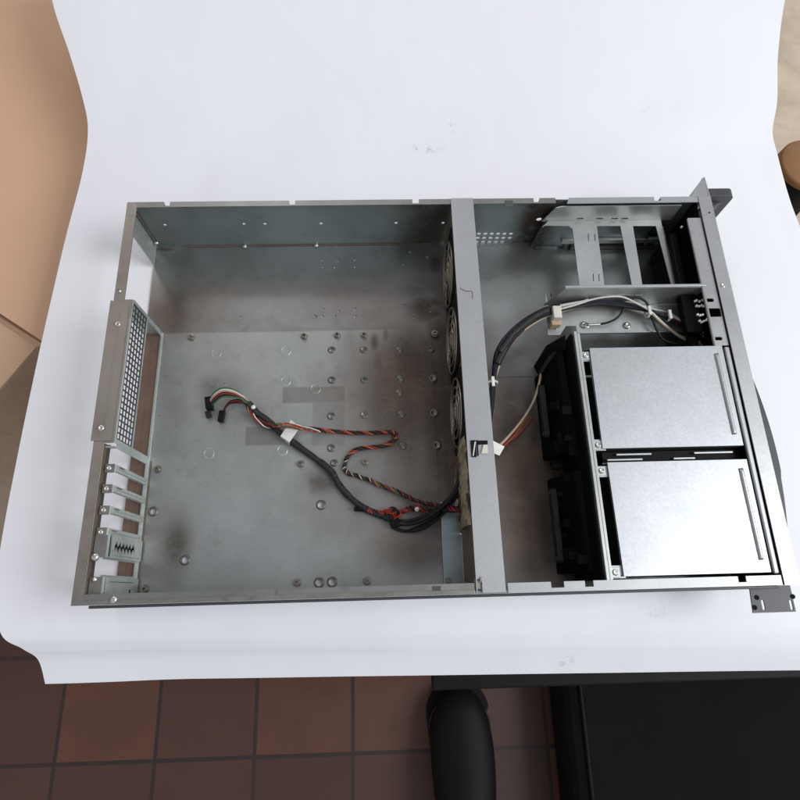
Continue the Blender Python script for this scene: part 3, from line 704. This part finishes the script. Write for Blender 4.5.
# 3 short red bundle with black stub
hC = wires('fan_lead', 'tangle of short red wires with a black plug, beside the fans', 'cable')
st = PL([(354,509,8),(364,509.5,8),(374,511,8)]); MB().tube(st, 2.3, 10, 4).build('plug', M['black'], hC)
twisted(hC, PL([(368,510,9),(380,513,10),(392,514,11),(404,511,13),(416,508,15),(432,509,20),(448,508,28),(462,509,36)]), ['red','red','black','brown'], 1.15, 7, 2.0)
for k in range(3):
    twisted(hC, PL([(384,512+k,12),(393,508+2*k,15+k),(400,514-k,16),(394,518+k,13),(387,514,11)]), ['red','black'], .9, 2, 1.1)
for k in range(4):
    MB().tube(PL([(396,519,11),(391+k,524+k,9),(399+2*k,530+k*.4,8),(414,531-k*.8,9),(428,526-k*1.2,12),(444,513-k,24),(456,498-k*3,36),(464,484-k*2,46)]), 1.5, 8, 6).build('wire', W['black'], hC)
MB().tube(PL([(458,511,30),(440,510,24),(424,507,17)]), 2.2, 8, 5).build('wire', W['black'], hC)
p = P(417, 509, 18); MB().lathe((p.x,p.y,17), [(2.4,-2),(2.8,0),(2,2),(.01,2.4)], 12).build('cable_tie', M['tie'], hC)
p = P(395,523,8); plug(hC, (p.x,p.y,4), .2, 5, 5, 10)

# 4 bundle from the front panel round to the fans
hD = wires('front_cable_bundle', 'bundle of black, beige and white wires running beside the drive cages, tied with cable ties', 'cable bundle')
base = [(484,452,60),(487,430,58),(491,402,56),(494,378,54),(500,352,52),(514,333,52),(534,318,54),(556,309,56),(580,305,56),(604,303,56),(630,306,56),(650,311,56),(668,315,54),(688,326,50),(704,336,44)]
cols = ['black','black','black','black','black','black','white','black','blue','black','beige','white','pink','beige']
for k, c in enumerate(cols):
    ph = 2*math.pi*k/len(cols)
    lst = []
    for i, (u, v, z) in enumerate(base):
        sp = 1.0 if 4 <= i <= 7 else (.7 if i < 4 else .55)
        if i in (3, 11, 12): sp *= .55
        ou = math.cos(ph+i*.22)*5.2*sp; ov = math.sin(ph+i*.22)*5.2*sp
        if c in ('beige', 'white', 'pink'):
            ou, ov = abs(ou)*.6+2.2*sp, 3.8*sp if i < 9 else ov
            if c == 'white': ov -= 1.4
        if i > 11 and c == 'black': v += 3
        lst.append((u+ou*.8, v+ov*.8, z+math.sin(ph*2)*3))
    MB().tube(PL(lst), 1.3 if c == 'black' else 1.0, 8, 7).build('wire', W[c], hD)
MB().tube(PL([(500,352,58),(508,341,60),(514,333,60),(534,317,62),(548,310,62)]), 3.6, 10, 6).build('sleeve', M['braid'], hD)
MB().tube(PL([(497,364,55),(504,350,56),(512,338,56),(522,328,58)]), 4.2, 10, 6).build('sleeve', M['braid'], hD)
MB().tube(PL([(560,309,62),(575,305,64),(590,300,66),(606,297,68),(622,297,68),(636,303,66),(650,311,62),(662,322,56),(680,336,50),(700,342,44)]), 1.15, 8, 7).build('wire', W['white'], hD)
MB().tube(PL([(650,312,60),(664,325,56),(682,338,50),(702,345,44)]), 1.3, 8, 7).build('wire', W['beige'], hD)
MB().tube(PL([(560,306,60),(570,304,62),(582,302,64),(588,300,64)]), 1.9, 8, 5).build('wire', W['white'], hD)
MB().tube(PL([(626,298,66),(636,297,66),(646,302,64),(650,312,58),(656,328,54),(664,340,48),(684,345,44),(700,345,42)]), 1.4, 8, 7).build('wire', W['black'], hD)
MB().tube(PL([(668,314,58),(680,320,56),(692,327,52),(704,333,46)]), 1.4, 8, 7).build('wire', W['white'], hD)
for k in range(4): MB().tube(PL([(666,316+k,56),(680,323+k,54),(692,331+k,50),(706,338+k,44)]), 1.3, 8, 7).build('wire', W[('red','brown','brown','black')[k]], hD)
for (u, v, z, a) in ((493,381,62,.1),(649.5,310,64,1.4),(670,314,62,1.5)):
    p = P(u, v, z)
    o = MB().lathe((p.x, p.y, p.z-6), [(5.6,-1.3),(6.1,-1.3),(6.1,1.3),(5.6,1.3)], 18, axis='y' if a < 1 else 'x').build('cable_tie', M['tie'], hD)
    MB().box(p.x-1.7, p.x+1.7, p.y-6, p.y+5, p.z-1.5, p.z+1.5).build('tie_head', M['tie'], o, .5)
    if a < 1: MB().tube([(p.x,p.y,p.z),(p.x+5,p.y-2,p.z+2)], .7, 6, 1).build('tie_tail', M['tie'], o)
# foam block and saddle that hold the bundle
fo = P(558, 311, 66)
fb = MB().box(fo.x-4.6, fo.x+5.0, fo.y-7, fo.y+8, 48, 64).build('foam_block', M['foam'], None, 1.0)
tag(fb, 'white foam block wrapped round the cable bundle, stained orange below', 'foam block')
MB().box(fo.x-6.0, fo.x+5.0, fo.y-13, fo.y-7.2, 47, 58).build('stained_end', M['rustfoam'], fb, 1.0)

# 5 short dark ground lead screwed to the shelf
gl_ = wires('ground_lead', 'short dark lead with a metal ring end screwed to the shelf', 'cable')
MB().tube(PL([(598,324.5,50),(608,322.5,52),(617,318,54),(622,312,55),(624,306,56)]), 1.3, 8, 6).build('wire', W['black'], gl_)
MB().tube(PL([(588,325,50.5),(594,324.8,50.5),(600,324.3,50.5)]), 1.5, 8, 3).build('ring_terminal', M['screw'], gl_)
p = P(587,325,50); MB().lathe((p.x, p.y, 48.9), [(2.0,0),(3.4,0),(3.4,.7),(2.0,.7)], 16).build('ring_terminal', M['screw'], gl_)

# 6 beige lead dropping from the cages to the bar
gb = wires('beige_lead', 'beige lead with red and orange wires hanging between the drive cages and the cross bar', 'cable')
MB().tube(PL([(541,372,30),(539,384,28),(534,400,26),(525,416,24),(514,430,28),(504,441,40),(494,450,60)]), 1.5, 8, 7).build('wire', W['beige'], gb)
MB().tube(PL([(556,352,50),(548,362,42),(541,373,32)]), 2.6, 8, 6).build('wire', W['black'], gb)
for k, c in enumerate(('red','orange','green','red','brown')):
    MB().tube(PL([(527+k*1.5,414+k,20),(520+k*1.5,424+k*.8,20),(514+k,434+k*.6,24),(504,445+k*.4,40),(494,452+k,58)]), 1.0, 7, 6).build('wire', W[c], gb)
a, b, c, d = P(492,440,80), P(505,446,74), P(500,455,74), P(491,452,80)
MB().hexa([(a.x,a.y,79),(b.x,b.y,71),(c.x,c.y,71),(d.x,d.y,79)], [(a.x,a.y,79.5),(b.x,b.y,71.5),(c.x,c.y,71.5),(d.x,d.y,79.5)]).build('tag', M['tagw'], gb)

# ================================================================== WHAT LIES AROUND
def quad_sheet(pts_fn, nu, nv):
    vs = []; fs = []
    for j in range(nv+1):
        for i in range(nu+1): vs.append(pts_fn(i/nu, j/nv))
    for j in range(nv):
        for i in range(nu):
            a = j*(nu+1)+i; fs.append((a, a+1, a+nu+2, a+nu+1))
    return vs, fs
# left and right edges of the paper from the far end (t=0) to the near edge (t=1)
def curve(pts, t):
    n = len(pts)-1; x = t*n; i = min(int(x), n-1); fr = x-i
    p = [Vector(q) for q in (pts[max(i-1,0)], pts[i], pts[i+1], pts[min(i+2,n)])]
    return .5*((2*p[1])+(p[2]-p[0])*fr+(2*p[0]-5*p[1]+4*p[2]-p[3])*fr*fr+(3*p[1]-p[0]-3*p[2]+p[3])*fr**3)
def E3(u, v, z): p = P(u, v, z); return (p.x, p.y, p.z)
left = [E3(45,-60,60), E3(52,0,46), E3(70,55,32), E3(83,100,20), E3(87.5,130,12), E3(82,172,5), E3(66,235,0), E3(53,290,0), E3(40,345,0), E3(28,400,0), E3(17,455,0),
        E3(2,535,0), E3(-5,590,0), E3(0,634,-8), E3(22,649,-18), E3(38,660,-30), E3(45,684,-46)]
right = [E3(800,-60,60), E3(785,0,46), E3(778,55,32), E3(777.5,100,20), E3(773,130,12), E3(777,152,5), E3(790,200,0), E3(812,260,0), E3(830,345,0), E3(845,400,0), E3(860,455,0),
         E3(875,535,0), E3(885,590,0), E3(890,620,-8), E3(893,640,-18), E3(895,655,-30), E3(895,668,-46)]
botz = [0]*13+[-8,-18,-30,-46]
def paper_pt(s, t):
    a = curve(left, t); b = curve(right, t)
    p = a.lerp(b, s)
    # near edge: keep the measured line of the bottom edge
    if t > 12/16:
        k = (t-12/16)*4
        tgt = P(45+850*s, 684-3*min(1, s*8)-12*s, -46)
        ref = curve(left, 1).lerp(curve(right, 1), s)
        p.y += (tgt.y-ref.y)*k*(1-abs(0))*min(1, s*6)
    w = 1.2*math.sin(s*23+t*9)*math.sin(t*14+s*3)*(0 if .18 < s < .98 and .3 < t < .78 else 1)*.8
    p.z += w-0.8
    return tuple(p)
vs, fs = quad_sheet(paper_pt, 90, 128)
# solidify a little: second skin below
pm = MB(); pm.add(vs, fs, True); pm.add([(x, y, z-.5) for x, y, z in vs], [tuple(reversed(f)) for f in fs], True)
mp_, nt, b = newmat('paper'); 
c = mixc(nt, ramp(nt, noise(nt, 2.2, 3), .35, .7), (.80,.80,.83), (.83,.835,.87))
sm = blobs(nt, [(P(425,152).x, P(425,152).y, 38, 9, .55), (P(450,133).x, P(450,133).y, 10, 9, .5), (P(380,102).x, P(380,102).y, 16, 8, .35), (P(575,664).x, P(575,664).y, 12, 8, .7), (P(660,610).x, P(660,610).y, 16, 9, .5), (P(90,340).x, P(90,340).y, 6, 4, .2), (P(640,118).x, P(640,118).y, 10, 6, .2)])
sm = math_(nt, 'MULTIPLY', sm, ramp(nt, noise(nt, 120, 6, .75), .5, .68))
c = mixc(nt, sm, c, (.30,.30,.31))
nt.links.new(c, b.inputs['Base Color']); b.inputs['Roughness'].default_value = .62
bp = N(nt, 'ShaderNodeBump'); bp.inputs['Strength'].default_value = .5; bp.inputs['Distance'].default_value = .006
nt.links.new(noise(nt, 5, 3, stretch=(1,.35,1)), bp.inputs['Height'])
bq = N(nt, 'ShaderNodeBump'); bq.inputs['Strength'].default_value = .10; bq.inputs['Distance'].default_value = .003
cr = math_(nt, 'ABSOLUTE', math_(nt, 'SUBTRACT', noise(nt, 3.2, 2, .4, stretch=(.7,1.4,1)), .5))
nt.links.new(ramp(nt, cr, 0, .03), bq.inputs['Height']); nt.links.new(bp.outputs[0], bq.inputs['Normal'])
nt.links.new(bq.outputs[0], b.inputs['Normal'])
paper = pm.build('paper_sheet', mp_)
tag(paper, 'large sheet of white backdrop paper under the chassis, near edge curling down', 'paper sheet')

# table under the paper
tb = empty('work_table', (0,0,0)); tag(tb, 'low black table under the white paper, its front edge showing as a dark strip', 'table')
yt = P(600, 684.5, -56).y
MB().box(P(432,690,-56).x, 1000, yt, 400, -62, -52).build('table_top', M['black'], tb, 2)
for x, y in ((170,-60),(960,-60),(170,370),(960,370)): MB().box(x, x+30, y, y+30, Zf+1, -62.5).build('leg', M['black'], tb, 2)

# floors
def tiles(name, c1, c2, grout, size, off=(0,0), rough=.5, w=.03):
    m, nt, b = newmat(name); tc = N(nt, 'ShaderNodeTexCoord'); mp = N(nt, 'ShaderNodeMapping')
    mp.inputs['Location'].default_value = (*off, 0); nt.links.new(tc.outputs['Object'], mp.inputs[0])
    br = N(nt, 'ShaderNodeTexBrick'); br.offset = 0; br.inputs['Scale'].default_value = 1
    br.inputs['Brick Width'].default_value = size; br.inputs['Row Height'].default_value = size
    br.inputs['Mortar Size'].default_value = size*w/2; br.inputs['Mortar Smooth'].default_value = .3
    br.inputs['Color1'].default_value = (*c1, 1); br.inputs['Color2'].default_value = (*c2, 1); br.inputs['Mortar'].default_value = (*grout, 1)
    nt.links.new(mp.outputs[0], br.inputs[0])
    g = ramp(nt, noise(nt, 14, 7, .7), .3, .75)
    c = mixc(nt, math_(nt, 'MULTIPLY', g, .5), br.outputs[0], tuple(x*.45 for x in c1))
    c = mixc(nt, math_(nt, 'MULTIPLY', ramp(nt, noise(nt, 90, 5, .8), .55, .8), .35), c, tuple(x*.3 for x in c1))
    nt.links.new(c, b.inputs['Base Color']); b.inputs['Roughness'].default_value = rough
    return m
gx = P(257, 695, Zf).x; gx2 = P(350, 695, Zf).x; ts = (gx2-gx)*S*1.03; gy = P(30, 658, Zf).y
YB = P(0, 600, Zf).y
fl = MB().box(-3500, 4500, -2500, YB, Zf-20, Zf).build('terracotta_floor', tiles('terracotta', (.115,.042,.024), (.055,.023,.016), (.018,.011,.008), ts, (-gx*S, -gy*S), .5, .045))
tag(fl, kind='structure')
fl2 = MB().box(-3500, 4500, YB+.5, 4500, Zf-20, Zf+2).build('beige_floor', tiles('beige_tiles', (.62,.51,.38), (.60,.49,.365), (.25,.19,.14), .9, (.3,.17), .5, .006))
tag(fl2, kind='structure')

# cardboard box at the left, its open flap folded out
kb = plain('cardboard', (.64,.40,.255), .8, var=.06, scale=6, bump=.15)
kd = plain('cardboard_flap', (.62,.41,.26), .8, var=.08, scale=5, bump=.15)
bx = empty('cardboard_box', (0,0,0)); tag(bx, 'brown cardboard box standing left of the white paper', 'cardboard box')
zt = -62
a = P(42, 341, zt); b = P(-120, 235, zt); c = P(110, 60, zt); d = P(150, -90, zt)
e = P(-200, -60, zt)
top = [(a.x,a.y),(c.x,c.y),(d.x,d.y),(e.x,e.y),(b.x,b.y)]
MB().plate(top, [], 3, (0,0,zt-3)).build('box_top', kb, bx)
MB().plate([(x*.985+(-6), y+3) for x, y in top], [], zt-Zf-8, (0,0,Zf+1)).build('box_body', kb, bx)
a2 = Vector((a.x, a.y-2.5, zt-4)); b2 = Vector((b.x-2, b.y-2.5, zt-4)); 
c2 = P(-150, 560, -180); d2 = P(36, 347, -78)
th = Vector((0,0,-3)); A2 = P(42,344,zt-5)
MB().hexa([P(-120,242,zt-5)+th, c2+th, d2+th, A2+th], [P(-120,242,zt-5), c2, d2, A2]).build('box_flap', kd, bx)

# round wooden stool at the far right
stl = empty('wooden_stool', (0,0,0)); tag(stl, 'round dark wooden stool seat beyond the top right edge of the white paper', 'stool')
wd = plain('stool_wood', (.26,.13,.05), .45, var=.5, scale=12)
q = P(812, 163, -120)
MB().lathe((q.x, q.y, 0), [(.01,-120),(46,-120),(50,-124),(50,-132)], 40).build('seat', wd, stl)
MB().lathe((q.x, q.y, 0), [(50.5,-132.5),(51,-180),(.01,-180)], 40).build('seat_rim', M['black'], stl)
for k in range(4):
    an = k*math.pi/2+.6
    MB().tube([(q.x+34*math.cos(an), q.y+34*math.sin(an), -178), (q.x+46*math.cos(an), q.y+46*math.sin(an), Zf+3)], 8, 10, 1).build('leg', M['black'], stl)

# shoe and dark bag at the near edge
sh = empty('shoe', (0,0,0)); tag(sh, 'toe of a black shoe on the terracotta tiles below the paper edge', 'shoe')
q = P(461, 697, Zf+60)
def shoe_pt():
    mb = MB(); vs = []; fs = []; n = 14; m = 14
    prof = [(0,0,1,20),(12,24,1,38),(32,38,1,46),(70,46,1,52),(120,45,1,66),(170,38,1,82),(215,34,1,92),(262,36,1,92),(285,26,1,84),(292,0,1,70)]
    for i, (l, w, z0, hgt) in enumerate(prof):
        for k in range(m):
            a = 2*math.pi*k/m; cx = math.cos(a); sz = math.sin(a)
            vs.append((q.x+max(w,1)*cx, q.y+14-l, Zf+12+(hgt*(.5+.5*sz) if w else hgt*.5)))
    for i in range(len(prof)-1):
        for k in range(m):
            a = i*m+k; b = i*m+(k+1) % m; fs.append((a, b, b+m, a+m))
    mb.add(vs, fs, True); return mb
up = shoe_pt().build('upper', M['black'], sh)
ss = up.modifiers.new('smooth', 'SUBSURF'); ss.levels = 1; ss.render_levels = 2
so = MB().plate([(q.x+46*math.cos(t)*(1 if math.sin(t) > 0 else .9), q.y-30+48*math.sin(t) if math.sin(t) > 0 else q.y-30+250*math.sin(t)) for t in [2*math.pi*k/28 for k in range(28)]], [], 12, (0,0,Zf+.5)).build('sole', M['black'], sh, 2)
MB().tube([(q.x+43*math.sin(t), q.y-44+40*math.cos(t), Zf+24+14*abs(math.cos(t))*0) for t in [math.pi*(-.5+k/16) for k in range(17)]], 1.6, 8, 2).build('welt', M['dgrey'], sh)
bg = empty('black_bag', (0,0,0)); tag(bg, 'flat black bag lying on the terracotta tiles below the right half of the paper', 'bag')
q = P(562, 700, Zf+90)
o = MB().box(q.x, q.x+1300, q.y-420, q.y+150, Zf+1, Zf+90).build('body', plain('bag_cloth', (.006,.005,.005), .9, spec=.15, var=.4, bump=.4, scale=12), bg, 30)
o.modifiers['bevel'].segments = 5
MB().tube([(q.x+26,q.y-420,Zf+90),(q.x+26,q.y+118,Zf+90),(q.x+40,q.y+126,Zf+90),(q.x+1290,q.y+126,Zf+90)], 3, 8, 1).build('piping', M['black'], bg)

# ================================================================== LIGHT
w = bpy.data.worlds.new('World'); scn.world = w; w.use_nodes = True
nt = w.node_tree; bgn = nt.nodes['Background']
tc = N(nt, 'ShaderNodeTexCoord'); sep = N(nt, 'ShaderNodeSeparateXYZ'); nt.links.new(tc.outputs['Generated'], sep.inputs[0])
c = mixc(nt, ramp(nt, sep.outputs[2], 0.1, .75), (.32,.26,.23), (.46,.475,.52))
warm = math_(nt, 'MULTIPLY', ramp(nt, sep.outputs[1], .2, .5), ramp(nt, sep.outputs[0], .25, -.3))
c = mixc(nt, warm, c, (.30,.205,.15))
c = mixc(nt, ramp(nt, sep.outputs[0], -.1, .75), c, (.8,.82,.86))
c = mixc(nt, ramp(nt, sep.outputs[1], 0., -.7, 0, .6), c, (.75,.77,.82))
nt.links.new(c, bgn.inputs[0]); bgn.inputs[1].default_value = .86
def area(name, loc, target, size, power, colr):
    l = bpy.data.lights.new(name, 'AREA'); l.shape = 'RECTANGLE'; l.size, l.size_y = size; l.energy = power; l.color = colr
    o = bpy.data.objects.new(name, l); col.objects.link(o); o.location = loc
    o.rotation_euler = (Vector(target)-Vector(loc)).to_track_quat('-Z', 'Y').to_euler(); return o
area('window_light', (2.35,-.25,2.0), (.55,.1,0), (1.25,1.35), 53, (.97,.985,1))
area('fill_light', (-.5,2.9,2.5), (.2,.3,0), (1.6,1.0), 22, (.93,.96,1))  # added fill lamp without a fixture, brightens the left floor and the cardboard
scn.view_settings.view_transform = 'Standard'; scn.view_settings.look = 'None'; scn.view_settings.gamma = 1; scn.view_settings.exposure = 0
scn.render.engine = 'CYCLES'
